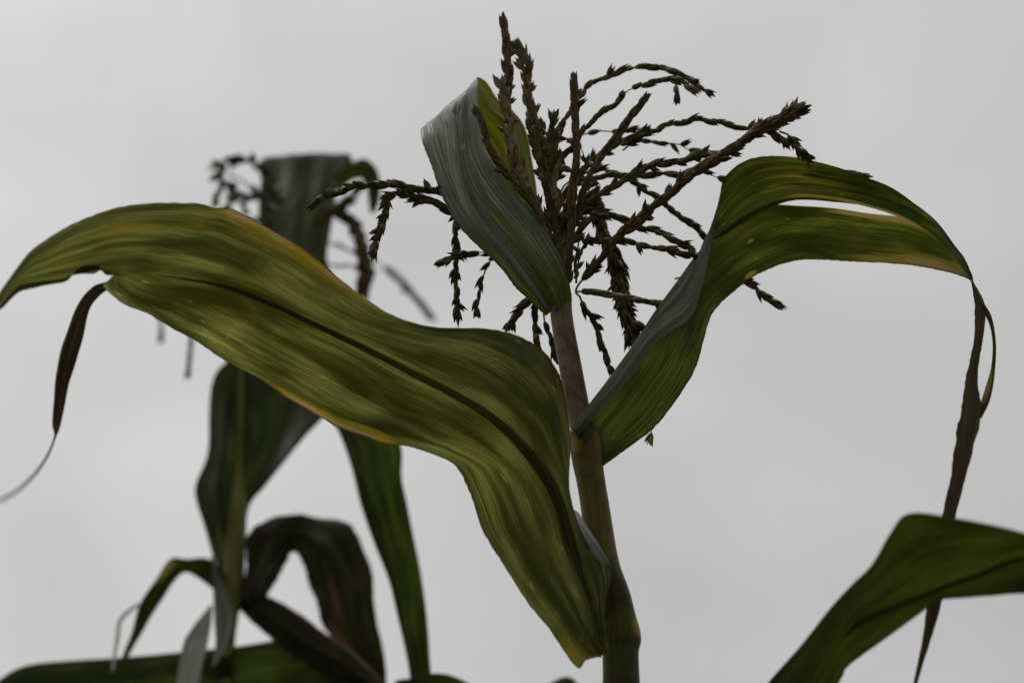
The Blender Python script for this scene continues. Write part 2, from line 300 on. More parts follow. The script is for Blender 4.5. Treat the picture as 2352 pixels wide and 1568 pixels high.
# ------------------------------------------------------------------ plant builders
def plant(loc, label):
    o = bpy.data.objects.new('maize_plant', None); scene.collection.objects.link(o)
    o.location = loc; o.empty_display_size = 0.1
    o['label'] = label; o['category'] = 'maize plant'; o['group'] = 'maize plants against the sky'
    return o
def leaf(stations, parent, mat, nu=28, nv=7, bulge=0.004, pleat=(0, 0), wave=(0, 0), dry=(), holes=(), rib=None,
         bumps=(), name='leaf', seed=0, edge=0.0, idx=False, sky_sheen=None, slit=None, pfade=None):
    """stations: rows of rail points (x, y, dy); rail 1 of 3 is the midrib"""
    ns = len(stations)-1
    if idx:
        dry = [(a, b/ns, c, d/ns, e) for a, b, c, d, e in dry]; holes = [(a, b/ns, c, d/ns) for a, b, c, d in holes]
        bumps = [(a, b/ns, (c[0], c[1]/ns), d) for a, b, c, d in bumps]
        if rib: rib = rib[:4]+(rib[4]/ns, rib[5]/ns)
    st = np.array([[P(*q) for q in row] for row in stations])
    G = catmull(st, nv); nr, K = G.shape[:2]
    us = []; rows = []
    segs = [(nu//2, 0, .5), (1, .5, .5), (nu//2, .5, 1)] if K == 4 else [(nu//2, 0, .5), (nu//2, .5, 1)]
    tot = sum(q[0] for q in segs)
    D = np.zeros((nr, tot+1, 3)); U = np.zeros(tot+1); H = np.zeros((nr, tot+1)); i0 = 0; mid = 0
    for k, (per, ua, ub) in enumerate(segs):
        for j in range(per+1):
            f = j/per
            D[:, i0+j] = G[:, k]*(1-f)+G[:, k+1]*f
            U[i0+j] = ua+(ub-ua)*f; H[:, i0+j] = math.sin(math.pi*f) if per > 1 else 0
        i0 += per
        if k == K-3: mid = i0
    Vc = np.linspace(0, 1, nr)
    # surface normals
    du = np.gradient(D, axis=1); dv = np.gradient(D, axis=0)
    nn = np.cross(du, dv); nn /= np.linalg.norm(nn, axis=2)[..., None]+1e-9
    wid = np.linalg.norm(D[:, -1]-D[:, 0], axis=1)
    L = np.concatenate([[0], np.cumsum(np.linalg.norm(np.diff(D[:, D.shape[1]//2], axis=0), axis=1))])
    rng = np.random.RandomState(seed+11); ph = rng.rand(8)*6.28
    amp = np.minimum(1, wid/0.03)[:, None]
    off = bulge*H*amp
    if pleat[0]:
        uu = U[None, :]; off = off + amp*pleat[0]*(np.sin(uu*pleat[1]*6.28+ph[0]+L[:, None]*4)+0.6*np.sin(uu*pleat[1]*1.7*6.28+ph[1]-L[:, None]*6)+0.4*np.sin(uu*pleat[1]*3.1*6.28+ph[2]))
    if pfade: off = off*(1-.9*np.exp(-((Vc*ns-pfade[0])/pfade[1])**2))[:, None]
    if wave[0]:
        e = (np.abs(U-0.5)*2)[None, :]**2
        off = off + amp*wave[0]*e*(np.sin(L[:, None]*wave[1]+ph[3]+(U > .5)[None, :]*2.1)+0.5*np.sin(L[:, None]*wave[1]*2.3+ph[4]))
    for (bu, bv, br, ba) in bumps:
        off = off + ba*np.exp(-(((U[None, :]-bu)/br[0])**2+((Vc[:, None]-bv)/br[1])**2))
    D = D + nn*off[..., None]
    if edge:     # small nicks along the margins
        for r in range(nr):
            for c_, s_ in ((0, 1), (-1, -2)):
                D[r, c_] += (D[r, s_]-D[r, c_])*edge*rng.rand()
    nc = D.shape[1]
    V = D.reshape(-1, 3); UV = np.stack([np.tile(U, nr), np.repeat(L*4, nc)], axis=1)
    dr = np.zeros((nr, nc))
    for (bu, bv, ru, rv, a) in dry:
        dr = np.maximum(dr, a*np.exp(-(((U[None, :]-bu)/ru)**2+((Vc[:, None]-bv)/rv)**2)))
    F = []
    sheen_v = np.array([[sky_sheen(U[j], Vc[i]*ns) for j in range(nc)] for i in range(nr)]) if sky_sheen else np.zeros((nr, nc))
    for i in range(nr-1):
        for j in range(nc-1):
            if slit and j == nu//2 and slit[0] < Vc[i]*ns < slit[1]: continue
            uc = (U[j]+U[j+1])/2; vc = (Vc[i]+Vc[i+1])/2
            if any(((uc-h[0])/h[2])**2+((vc-h[1])/h[3])**2 < 1 for h in holes): continue
            F.append((i*nc+j, i*nc+j+1, (i+1)*nc+j+1, (i+1)*nc+j))
    o = mesh(name, V, F, mat, parent, UV, {'dry': dr.ravel(), 'sky_sheen': sheen_v.ravel()})
    if rib:
        r0, r1, rm, side, a, b = rib
        C = D[int(a*(nr-1)):int(b*(nr-1))+1, mid]; nrm = nn[int(a*(nr-1)):int(b*(nr-1))+1, max(mid-3, 0)]
        q_ = np.linspace(0, 1, len(C)); rad = np.linspace(r0, r1, len(C))*np.clip(np.minimum(q_*6, (1-q_)*8)+.12, 0, 1)
        Vt, Ft, Ut = tube(C + nrm*side*rad[:, None]*0.10, rad, 10, 0.32)
        mesh('midrib', Vt, Ft, rm, o, Ut, {'dry': np.zeros(len(Vt))})
    return o
def ribbon(pts, width, parent, mat, nu=10, nv=6, twist=None, **kw):
    """a narrow blade along a centre line (x, y, dy), its width given in view units"""
    C = np.array([q[:3] for q in pts], float); T = np.gradient(C[:, :2], axis=0); T /= np.linalg.norm(T, axis=1)[:, None]
    rows = []
    for i, q in enumerate(C):
        w_ = width[i]/2; n = (-T[i][1], T[i][0]); tw = (twist[i] if twist else 0.3)
        dz = math.sin(tw)*w_*0.0006
        c_ = 1.0
        rows.append([(q[0]-n[0]*w_*c_, q[1]-n[1]*w_*c_, q[2]-dz), (q[0], q[1], q[2]+0.15*w_*0.0004), (q[0]+n[0]*w_*c_, q[1]+n[1]*w_*c_, q[2]+dz)])
    return leaf(rows, parent, mat, nu=nu, nv=nv, **kw)
def stalk(pts, parent, mat, name='stalk', n=8, nseg=20, rough=0.02, dry=(), seed=0, flat=0.95):
    C = np.array([P(x, y, dy) for x, y, dy, r in pts]); 
    # view units -> metres at that distance
    rad = np.array([r*np.linalg.norm(c-np.array(CAM))/FPX for c, (x, y, dy, r) in zip(C, pts)])
    CC = catmull(C, n); RR = catmull(rad, n)
    V, F, U = tube(CC, RR, nseg, flat, rough, seed)
    dr = np.zeros(len(V)); Va = np.array(V)
    for (x, y, dy, rr, a) in dry:
        c0 = P(x, y, dy); dr = np.maximum(dr, a*np.exp(-(np.linalg.norm(Va-c0, axis=1)/rr)**2))
    return mesh(name, V, F, mat, parent, U, {'dry': dr})

# ------------------------------------------------------------------ spikelets
def glume(L, r, bend, open_, roll):
    """pointed boat-shaped bract along +Z, 5 rings of 6"""
    prof = [(0, .35), (.14, .82), (.34, 1.0), (.58, .86), (.78, .42), (1.0, .02)]
    V = []; F = []; tip = []
    for i, (z, q) in enumerate(prof):
        for j in range(6):
            a = j*math.pi/3
            x = math.cos(a)*r*q*0.75; y = math.sin(a)*r*q*1.0
            x += open_*L*(z**1.6) + bend*L*z*z
            V.append((x, y, z*L)); tip.append(z)
    for i in range(5):
        for j in range(6):
            F.append((i*6+j, i*6+(j+1) % 6, (i+1)*6+(j+1) % 6, (i+1)*6+j))
    V = np.array(V); c, s = math.cos(roll), math.sin(roll)
    return V @ np.array([[c, s, 0], [-s, c, 0], [0, 0, 1]]), F, tip
class Bag:
    def __init__(s): s.V = []; s.F = []; s.tint = []; s.tip = []; s.n = 0
    def add(s, V, F, tint, tip):
        s.V.append(np.asarray(V)); s.F += [tuple(i+s.n for i in f) for f in F]
        s.n += len(V); s.tint += [tint]*len(V); s.tip += list(tip)
def spikelet(bag, pos, d, out, L, r, rng, gape):
    d = d/np.linalg.norm(d); out = out - d*np.dot(out, d); out /= np.linalg.norm(out)+1e-9
    y = np.cross(d, out); Mx = np.stack([out, y, d])
    tint = rng.random()
    for sgn in (1, -1):
        V, F, tp = glume(L*(1 if sgn > 0 else rng.uniform(.8, 1.0)), r*rng.uniform(.8, 1.1), rng.uniform(-.05, .07), sgn*gape*rng.uniform(.5, 1.2), 0)
        V[:, 0] += sgn*r*0.32; V[:, 0] *= 1
        if rng.random() < .5: V = V @ np.array([[.8, .6, 0], [-.6, .8, 0], [0, 0, 1]])
        bag.add(V @ Mx + pos, F, min(1, max(0, tint+rng.uniform(-.15, .15))), tp)
def branch(pts, parent, mat, w0=14, w1=None, L=29, fat=5.3, dens=1.0, spread=0.12, stray=0.09, gape=0.03, droop=0.0, seed=0,
           start=0.12, rows=2, stem=2.6, gap=0.08, name='tassel_branch'):
    """one tassel branch: a thin stem carrying rows of paired spikelets; lengths in view units of the focal plane"""
    rng = random.Random(seed*77+5); L *= 1.12; fat *= 1.18; w0 *= 1.05; w1 = w1*1.05 if w1 is not None else w0
    C = catmull(np.array([P(*q) for q in pts]), 12)
    S = np.concatenate([[0], np.cumsum(np.linalg.norm(np.diff(C, axis=0), axis=1))]); tot = S[-1]
    u = np.linalg.norm(C[0]-np.array(CAM))/FPX
    w1 = w1 if w1 is not None else w0
    # resample evenly, with a slight zigzag at the nodes
    m = max(8, int(tot/(u*6))); ss = np.linspace(0, tot, m)
    C = np.stack([np.interp(ss, S, C[:, k]) for k in range(3)], axis=1)
    T, A, B = frames(C)
    for i in range(m):
        C[i] += (A[i]*math.sin(i*1.9+seed)+B[i]*math.cos(i*1.3+seed))*u*0.55
    bag = Bag()
    Vt, Ft, _ = tube(C, np.linspace(stem*u, stem*u*0.45, m), 6); bag.add(Vt, Ft, .5, [0.1]*len(Vt))
    step = L*0.46*u/dens; s = tot*start; k = 0; th0 = rng.random()*6.28
    while s < tot*0.995:
        f = s/tot; wl = (w0*(1-f)+w1*f)*(1+.22*math.sin(s/(u*37)+seed))
        if rng.random() < gap: s += step; k += 1; continue
        pos = np.array([np.interp(s, ss, C[:, q]) for q in range(3)])
        tdir = np.array([np.interp(s, ss, T[:, q]) for q in range(3)]); tdir /= np.linalg.norm(tdir)
        a = np.cross(tdir, [0.1, -1, .2]); a /= np.linalg.norm(a); b = np.cross(a, tdir)
        for q in range(rows):
            th = th0 + k*2.4 + q*math.pi*2/rows + rng.uniform(-.5, .5)
            o_ = a*math.cos(th)+b*math.sin(th)
            ang = spread*rng.uniform(.5, 1.3)
            if rng.random() < stray: ang = rng.uniform(.5, .95)
            d = tdir*math.cos(ang)+o_*math.sin(ang)
            if droop: d = d + np.array([0, 0, -droop*rng.uniform(.4, 1.2)])
            l = L*u*rng.uniform(.72, 1.25); r = fat*u*rng.uniform(.8, 1.15)
            rr = max(0.0, (wl/2-fat*1.1))*u
            spikelet(bag, pos+o_*rr*rng.uniform(.5, 1.0)+tdir*rng.uniform(-.2, .2)*L*u, d, o_, l, r, rng, gape*rng.uniform(.2, 2.2))
        s += step*rng.uniform(.8, 1.2); k += 1
    # the point of the branch
    for q in range(3):
        o_ = A[-1]*math.cos(q*2.1)+B[-1]*math.sin(q*2.1)
        spikelet(bag, C[-1]-T[-1]*u*L*.45, T[-1]+o_*.22, o_, L*u*rng.uniform(.8, 1), fat*.85*u, rng, gape*2)
    me_ = mesh(name, np.concatenate(bag.V), bag.F, mat, parent, None, {'tint': bag.tint, 'tip': bag.tip})
    return me_

# ================================================================== MAIN PLANT
c0 = P(1500, 2600, 0)
main = plant((float(c0[0])+0.03, 0, 0), 'nearest maize plant in sharp focus with a large open tassel and broad arching green leaves')
bx, by = main.location.x, 0
bp_ = [(1289, 676, .0, 24), (1290, 727, .0, 26), (1310, 840, .0, 27), (1326, 930, .0, 27), (1342, 1000, 0, 28), (1362, 1118, 0, 29),
       (1382, 1261, 0, 30), (1408, 1400, 0, 31), (1426, 1568, 0, 33), (1450, 1900, 0, 36), (1490, 2600, 0, 42)]
def z0row(pl, r=44):   # foot of the stalk on the soil, given in view units
    x, y, z = pl.location; v = np.array([x, y, 0.0])-np.array(CAM)
    dep = v[1]*cp+v[2]*sp; b = (-v[1]*sp+v[2]*cp)/dep; a = v[0]/dep
    return (1176+a*FPX, 784-b*FPX, y, r)
st_main = stalk(bp_+[z0row(main)], main, M['stalk'], rough=0.03, seed=3)
stalk([(1400, 1420, .0, 36), (1392, 1330, 0, 37), (1379, 1261, 0, 36), (1367, 1165, 0, 34), (1357, 1100, 0, 34), (1350, 1060, 0, 36), (1345, 1020, 0, 36), (1340, 985, -.002, 31)],
      main, M['sheath'], 'leaf_sheath', rough=0.03, dry=[(1318, 1018, -.010, .010, 1.0)], seed=5)
stalk([(1450, 1900, 0, 46), (1428, 1620, 0, 43), (1426, 1560, 0, 41), (1425, 1520, 0, 41), (1425, 1492, 0, 42), (1425, 1470, 0, 48), (1424, 1445, 0, 47), (1421, 1418, 0, 42), (1412, 1370, 0, 39), (1396, 1325, 0, 37.5), (1384, 1275, 0, 31)],
      main, M['sheathg'], 'leaf_sheath', rough=0.04, dry=[(1462, 1440, -.006, .010, 1.1)], seed=6)
# ---- broad left leaf
A_ = [  # margin (top), midrib, margin (bottom)
 [(1400,1492,-.034),(1388,1500,-.032),(1376,1508,-.026)],
 [(1392,1440,-.036),(1375,1465,-.036),(1347,1518,-.030)],
 [(1392,1378,-.034),(1362,1410,-.038),(1322,1531,-.035)],
 [(1404,1330,-.030),(1345,1352,-.041),(1262,1445,-.035)],
 [(1396,1302,-.025),(1322,1290,-.042),(1212,1385,-.035)],
 [(1338,1250,-.030),(1303,1225,-.046),(1152,1290,-.035)],
 [(1311,1190,-.032),(1290,1168,-.050),(1108,1220,-.035)],
 [(1309,1090,-.036),(1262,1108,-.056),(1078,1135,-.038)],
 [(1312,1000,-.045),(1225,1055,-.064),(1040,1062,-.042)],
 [(1300,900,-.060),(1185,1008,-.074),(950,1025,-.050)],
 [(1275,842,-.075),(1125,955,-.082),(855,1008,-.055)],
 [(1220,786,-.078),(1045,905,-.090),(752,972,-.045)],
 [(1130,755,-.090),(955,860,-.100),(655,912,-.050)],
 [(1010,752,-.105),(850,805,-.112),(560,848,-.060)],
 [(900,722,-.118),(740,752,-.122),(455,792,-.072)],
 [(800,655,-.130),(630,700,-.134),(370,745,-.085)],
 [(700,572,-.145),(520,658,-.145),(300,702,-.100)],
 [(560,490,-.160),(400,636,-.156),(236,662,-.138)],
 [(500,477,-.165),(335,628,-.158),(252,640,-.148)],
 [(430,465,-.170),(288,617,-.160),(268,624,-.156)],
 [(300,470,-.180),(236,619,-.170),(234,620,-.170)],
 [(200,500,-.190),(141,637,-.180),(139,638,-.180)],
 [(120,543,-.200),(76,646,-.190),(74,647,-.190)],
 [(60,585,-.205),(41,655,-.200),(39,656,-.200)],
 [(0,666,-.215),(1,703,-.210),(0,705,-.210)],
 [(-40,745,-.218),(-37,774,-.212),(-36,776,-.212)],
 [(-58,850,-.214),(-57,858,-.213),(-56,860,-.213)],
]
LA = leaf(A_, main, M['leafA'], nu=52, nv=8, bulge=-.005, pleat=(.0007, 5), wave=(.0022, 46), seed=2, edge=.35, idx=True,
     dry=[(0, 16.9, .045, 1.1, .85), (.05, 16.2, .09, 1.8, .42), (.1, 18, .12, 1.2, .26), (.0, 15.2, .08, .8, .7), (1.0, 11.5, .05, .9, .95), (.97, 10.4, .06, .8, .6),
          (1.0, 2.2, .16, .6, .40), (.98, .6, .16, .5, .5), (.1, .3, .2, .4, .35), (.2, 20, .1, 1.2, .3)],
     rib=(.0060, .0022, M['ribA'], 1, 2.5, 17.6))
# lower lobe and its dry hanging shred
ribbon([(247,655,-.118),(222,668,-.120),(196,697,-.122),(178,745,-.124),(160,805,-.126),(146,860,-.128),(136,920,-.130),(129,975,-.132),(127,1000,-.134),(112,1040,-.20),(85,1082,-.27),(45,1122,-.34),(0,1148,-.40),(-60,1165,-.45)],
       [16,24,28,36,38,34,27,18,6,6,7,7,7,3], LA, M['dryt'], nu=8, nv=7, name='leaf_shred', seed=9, pleat=(.0010, 2), wave=(.0010, 90))
# papery ligule beside the stalk
lig = leaf([[(1309,1150,-.034),(1311,1160,-.034),(1313,1168,-.034)],
      [(1311,1176,-.036),(1320,1176,-.034),(1328,1176,-.032)],
      [(1316,1205,-.038),(1332,1204,-.036),(1346,1203,-.032)],
      [(1332,1240,-.040),(1348,1235,-.038),(1364,1230,-.034)],
      [(1360,1272,-.040),(1374,1266,-.038),(1385,1264,-.034)],
      [(1390,1300,-.038),(1395,1297,-.037),(1400,1295,-.034)]], LA, M['ligule'], nu=8, nv=5, bulge=.001, name='ligule')
lig['label'] = 'pale papery ligule between the stalk and the broad left leaf'
# ---- right leaf
B_up = [  # right margin, midrib, left margin
 [(1386,1070,-.008),(1318,990,-.016),(1326,997,-.024)],
 [(1440,1031,.006),(1350,941,-.012),(1367,952,-.032)],
 [(1500,985,.018),(1400,870,-.008),(1424,887,-.036)],
 [(1551,920,.030),(1450,800,-.004),(1478,818,-.038)],
 [(1592,855,.040),(1501,720,.002),(1532,770,-.038)],
 [(1614,787,.048),(1556,645,.010),(1588,728,-.034)],
 [(1641,718,.054),(1601,583,.020),(1613,655,-.020)],
 [(1690,668,.058),(1630,556,.030),(1634,548,.005)],
 [(1740,631,.060),(1668,530,.034),(1646,470,.012)],
 [(1800,606,.060),(1712,500,.034),(1661,408,.010)],
 [(1848,597,.060),(1768,472,.032),(1718,366,.004)],
]
B_ = [[r[0], (r[1][0]+.6, r[1][1]+.6, r[1][2]), r[1], r[2]] for r in B_up] + [
 [(1900,597,.058),(1832,473,.034),(1832,456,.028),(1800,358,.006)],
 [(1960,601,.052),(1915,479,.032),(1925,463,.022),(1890,375,.002)],
 [(2030,605,.044),(1995,491,.026),(2010,481,.014),(1975,403,-.006)],
 [(2100,611,.034),(2080,503,.020),(2088,511,.004),(2058,434,-.014)],
 [(2160,622,.020),(2146,538,.008),(2150,550,-.006),(2128,488,-.024)],
 [(2200,632,.002),(2190,588,-.006),(2195,600,-.018),(2178,560,-.032)],
 [(2228,641,-.024),(2222,632,-.026),(2226,640,-.031),(2211,600,-.038)],
 [(2235,652,-.033),(2233,651,-.034),(2233,651,-.036),(2232,646,-.038)],
]
def sheen_b(u, i):  # reflected sky painted as grey on the turned-over flap
    return max(0, min(1, (u-.50)/.20))*max(0, min(1, (7.6-i)/1.2))*.62
LB = leaf(B_, main, M['leafB'], nu=48, nv=9, bulge=.005, pleat=(.0006, 5), wave=(.0012, 30), seed=7, edge=.25, idx=True, sky_sheen=sheen_b, slit=(10.3, 17.8),
     dry=[(.03, 7.8, .02, .25, .9), (.3, 8.6, .015, .2, .6), (.0, 15.0, .12, 1.7, 1.15), (.1, 16.2, .25, .7, .9), (.49, 13.8, .05, 1.0, 1.1), (.47, 12.6, .02, .8, .8), (.52, 12.0, .03, 1.6, .6), (.82, 11.5, .012, .9, .34), (.7, 10, .010, .8, .33), (.04, 13, .07, 2, .36), (.75, 11, .35, 3, .20), (.6, 9, .5, 1.5, .12)],
     rib=(.0034, .0014, M['ribP'], 1, 7.2, 12.5))
# twisted dry tip hanging from the right leaf, in two strands
tw = leaf([[(2228,640,-.030),(2231,642,-.032),(2234,644,-.034)],
      [(2235,672,-.034),(2243,668,-.040),(2250,672,-.034)],
      [(2240,714,-.038),(2256,706,-.048),(2266,706,-.040)],
      [(2238,766,-.044),(2251,760,-.050),(2262,758,-.046)],
      [(2230,819,-.052),(2243,815,-.058),(2252,812,-.054)],
      [(2219,871,-.060),(2234,868,-.066),(2247,866,-.062)],
      [(2211,924,-.068),(2230,922,-.078),(2252,920,-.070)],
      [(2204,976,-.076),(2224,978,-.088),(2250,976,-.078)],
      [(2192,1045,-.084),(2212,1048,-.094),(2234,1040,-.084)],
      [(2180,1117,-.090),(2195,1118,-.098),(2212,1115,-.092)],
      [(2166,1185,-.094),(2180,1186,-.100),(2196,1186,-.096)],
      [(2145,1290,-.096),(2160,1290,-.100),(2178,1290,-.098)],
      [(2128,1400,-.098),(2142,1400,-.100),(2162,1388,-.098)],
      [(2119,1465,-.098),(2126,1466,-.099),(2138,1468,-.098)],
      [(2108,1520,-.098),(2113,1521,-.099),(2120,1524,-.098)],
      [(2096,1580,-.098),(2099,1580,-.099),(2104,1580,-.098)]], LB, M['dryt'], nu=12, nv=6, bulge=.002, name='leaf_shred', seed=12, pleat=(.0018, 2), wave=(.0014, 90), edge=.4)
tw['label'] = 'twisted dry brown tip hanging from the right leaf'
ribbon([(2258,700,-.046),(2270,724,-.050),(2279,752,-.054),(2284,795,-.058),(2281,845,-.062),(2272,890,-.066),(2262,925,-.068),(2250,960,-.072)],
       [8,12,9,8,10,17,18,8], LB, M['dryt'], nu=6, nv=6, name='leaf_shred', seed=13, dry=[(.8, .72, .5, .14, 1.0)])
# ---- leaf at the lower right, nearer to the camera
C_ = [
 [(1520,1960,.0),(1490,1930,-.02),(1452,1900,.0)],
 [(1790,1775,-.05),(1720,1760,-.07),(1630,1730,-.06)],
 [(1922,1567,-.12),(1860,1600,-.13),(1763,1568,-.14)],
 [(1942,1534,-.14),(1905,1525,-.15),(1842,1481,-.17)],
 [(1985,1501,-.16),(1938,1465,-.16),(1913,1393,-.19)],
 [(2048,1457,-.18),(1972,1430,-.18),(1958,1342,-.21)],
 [(2121,1404,-.20),(2040,1398,-.20),(2003,1295,-.23)],
 [(2152,1380,-.21),(2105,1372,-.21),(2046,1220,-.25)],
 [(2225,1373,-.22),(2170,1346,-.22),(2090,1176,-.27)],
 [(2290,1367,-.23),(2255,1316,-.23),(2199,1188,-.28)],
 [(2352,1362,-.24),(2352,1280,-.24),(2352,1221,-.29)],
 [(2500,1370,-.24),(2500,1290,-.25),(2500,1275,-.29)],
 [(2640,1440,-.24),(2642,1430,-.25),(2645,1420,-.27)],
]
leaf(C_, main, M['leafC'], nu=32, nv=7, bulge=.004, wave=(.001, 20), seed=14, rib=(.003, .002, M['ribA'], -1, 4, 11), idx=True, sky_sheen=lambda u, i: .55*max(0, min(1, (u-.5)/.12))*max(0, min(1, (6.2-i)/1.5)),  # grey sky sheen painted along the inner fold
     dry=[(.52, 4.6, .03, .7, .40)])
# ---- grey leaf wrapped beside the tassel, bent over at its top
def wst(r, m, l): return [r, m, l]
W_ = [
 [(1312,690,-0.022),(1262,714,-0.020),(1256,724,-0.006)],
 [(1306,645,-0.030),(1236,676,-0.030),(1222,688,-0.008)],
 [(1291,598,-0.034),(1206,638,-0.038),(1188,655,-0.010)],
 [(1270,556,-0.034),(1172,594,-0.042),(1150,606,-0.010)],
 [(1240,510,-0.030),(1132,546,-0.042),(1103,558,-0.008)],
 [(1202,470,-0.024),(1096,498,-0.038),(1062,518,-0.004)],
 [(1166,430,-0.016),(1072,456,-0.032),(1037,488,0.002)],
 [(1132,386,-0.008),(1056,412,-0.025),(1017,448,0.008)],
 [(1111,342,0.002),(1046,366,-0.015),(999,400,0.016)],
 [(1104,295,0.014),(1040,318,-0.002),(984,356,0.028)],
 [(1097,245,0.028),(1034,272,0.014),(972,320,0.042)],
 [(1098,196,0.044),(1034,240,0.034),(967,302,0.058)],
 [(1101,181,0.060),(1036,238,0.058),(970,296,0.068)],
 [(1122,192,0.080),(1062,252,0.084),(1002,305,0.086)],
 [(1146,228,0.088),(1092,285,0.092),(1045,345,0.094)],
 [(1200,280,0.088),(1140,330,0.092),(1100,390,0.094)],
 [(1222,375,0.082),(1172,410,0.086),(1142,450,0.088)],
 [(1234,470,0.072),(1198,490,0.076),(1176,512,0.078)],
 [(1244,540,0.062),(1224,552,0.064),(1210,566,0.066)],
]
def sheen_w(u, i):  # sky sheen painted on the glaucous side, thinned for shade in streaks and below
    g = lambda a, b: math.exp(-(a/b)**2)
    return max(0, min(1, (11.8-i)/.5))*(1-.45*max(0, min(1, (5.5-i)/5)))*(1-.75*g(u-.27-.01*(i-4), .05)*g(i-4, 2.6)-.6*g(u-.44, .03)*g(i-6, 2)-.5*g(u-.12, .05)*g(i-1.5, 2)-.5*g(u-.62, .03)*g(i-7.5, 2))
LW = leaf(W_, main, M['leafW'], nu=60, nv=8, bulge=.004, pleat=(.0030, 2.2), wave=(.0010, 40), pfade=(11.6, 1.2), seed=16, edge=.25, idx=True, sky_sheen=sheen_w,
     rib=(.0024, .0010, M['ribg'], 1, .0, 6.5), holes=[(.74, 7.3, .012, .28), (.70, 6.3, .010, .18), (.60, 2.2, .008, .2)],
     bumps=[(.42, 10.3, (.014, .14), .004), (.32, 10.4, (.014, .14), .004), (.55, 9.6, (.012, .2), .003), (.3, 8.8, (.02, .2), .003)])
LW['label'] = 'grey-green top leaf with painted sky sheen, folded over beside the tassel'

# ---- tassel
tas = stalk([(1291, 690, 0, 24), (1292, 668, 0, 20), (1290, 640, .0, 15), (1284, 560, 0, 11), (1273, 500, 0, 10), (1268, 440, 0, 9), (1267, 380, 0, 8), (1268, 330, 0, 6), (1270, 290, 0, 4), (1271, 276, 0, 2)],
            main, M['rachis'], 'tassel', nseg=10, rough=.05)
tas['label'] = 'open brown and purple tassel'
O, Pp, Tn, Gn = M['spO'], M['spP'], M['spT'], M['spG']
def br(*a, **k): return branch([(x, y, d*.65) for x, y, d in a[0]], tas, a[1], **k)
br([(1284,600,-.01),(1256,522,-.02),(1216,444,-.03),(1190,388,-.035),(1172,330,-.035),(1168,270,-.03),(1165,225,-.03),(1168,180,-.03),(1164,135,-.03),(1163,90,-.03),(1156,52,-.03)], Pp, w0=16, w1=22, dens=1.7, rows=3, spread=.16, stray=.05, seed=1, fat=5.2)
br([(1280,580,.01),(1262,440,.02),(1252,381,.02),(1234,315,.02),(1219,264,.02),(1212,210,.02),(1211,160,.01),(1196,124,.005),(1181,103,.0)], Tn, w0=12, w1=24, dens=1.5, rows=3, spread=.3, stray=.12, seed=2, start=.3, fat=5.4)
br([(1262,545,-.035),(1226,462,-.045),(1202,422,-.05),(1186,385,-.05),(1176,340,-.05),(1170,300,-.05),(1163,260,-.05),(1156,225,-.048),(1149,192,-.045)], Tn, w0=18, w1=22, dens=1.3, rows=3, spread=.3, stray=.10, seed=3, fat=5.6)
br([(1262,548,-.05),(1238,492,-.055),(1208,450,-.06),(1163,392,-.06),(1139,362,-.06),(1119,326,-.06),(1109,288,-.06),(1096,256,-.06)], Pp, w0=14, w1=18, dens=1.5, rows=3, spread=.15, stray=.05, seed=4)
br([(1270,520,.0),(1264,430,.0),(1258,350,.005),(1241,309,.01),(1228,270,.01),(1222,240,.01)], O, w0=10, w1=12, dens=1.1, seed=5)
br([(1268,560,-.01),(1255,440,-.02),(1242,390,-.02),(1225,330,-.02),(1215,285,-.02)], O, w0=10, w1=14, dens=1.3, seed=6, spread=.15)
br([(1268,400,0),(1268,350,0),(1268,315,0),(1271,278,0)], O, w0=22, w1=26, dens=1.2, rows=3, spread=.4, seed=7, gape=.1)
br([(1296,680,-.02),(1303,640,-.03),(1308,580,-.04),(1313,524,-.045),(1314,470,-.05),(1318,420,-.05),(1324,360,-.05),(1322,315,-.05),(1321,270,-.05),(1319,225,-.05),(1318,186,-.05)], Pp, w0=18, w1=15, dens=1.9, rows=4, spread=.12, stray=.05, gap=.03, seed=8, start=.05, fat=5.2)
br([(1266,420,.02),(1276,345,.03),(1288,296,.03),(1303,266,.03),(1327,232,.03),(1342,205,.03),(1365,189,.03),(1391,178,.03),(1425,164,.03),(1459,155,.03),(1485,154,.03),(1519,156,.03),(1549,166,.02),(1579,179,.02),(1605,198,.015),(1631,215,.01)], O, w0=9, w1=13, seed=9, dens=.95, start=.12)
br([(1300,470,.0),(1312,400,.0),(1322,350,.0),(1331,313,.0),(1350,290,.0),(1380,260,.0),(1406,245,.0),(1429,219,.0),(1455,202,.0),(1481,195,.0),(1504,188,.0),(1534,183,.0),(1550,190,-.005),(1554,208,-.01),(1556,226,-.01)], O, w0=9, w1=14, seed=10, dens=.95, start=.2)
br([(1534,183,0),(1556,184,.0),(1574,194,.0),(1590,206,0)], Tn, w0=8, w1=10, seed=101, dens=1, start=.1)
br([(1308,600,-.01),(1318,520,-.02),(1335,455,-.03),(1346,429,-.03),(1361,391,-.03),(1380,361,-.03),(1399,335,-.03),(1418,312,-.03),(1440,279,-.03),(1462,253,-.03),(1481,228,-.03)], Pp, w0=10, w1=18, dens=1.7, rows=3, spread=.12, stray=.04, seed=11, start=.2)
br([(1290,520,.02),(1308,450,.02),(1331,403,.02),(1361,369,.02),(1395,346,.02),(1425,328,.02),(1459,316,.02),(1481,309,.02),(1504,301,.02),(1534,286,.02),(1564,283,.02),(1594,273,.02),(1624,279,.02),(1654,281,.02),(1684,290,.02),(1710,294,.02),(1738,290,.02)], O, w0=11, w1=9, seed=12, dens=1.0, start=.16)
br([(1425,330,.01),(1445,322,.01),(1465,312,.01),(1488,300,.01)], O, w0=16, w1=16, seed=102, dens=1.4, start=.02, spread=.35)
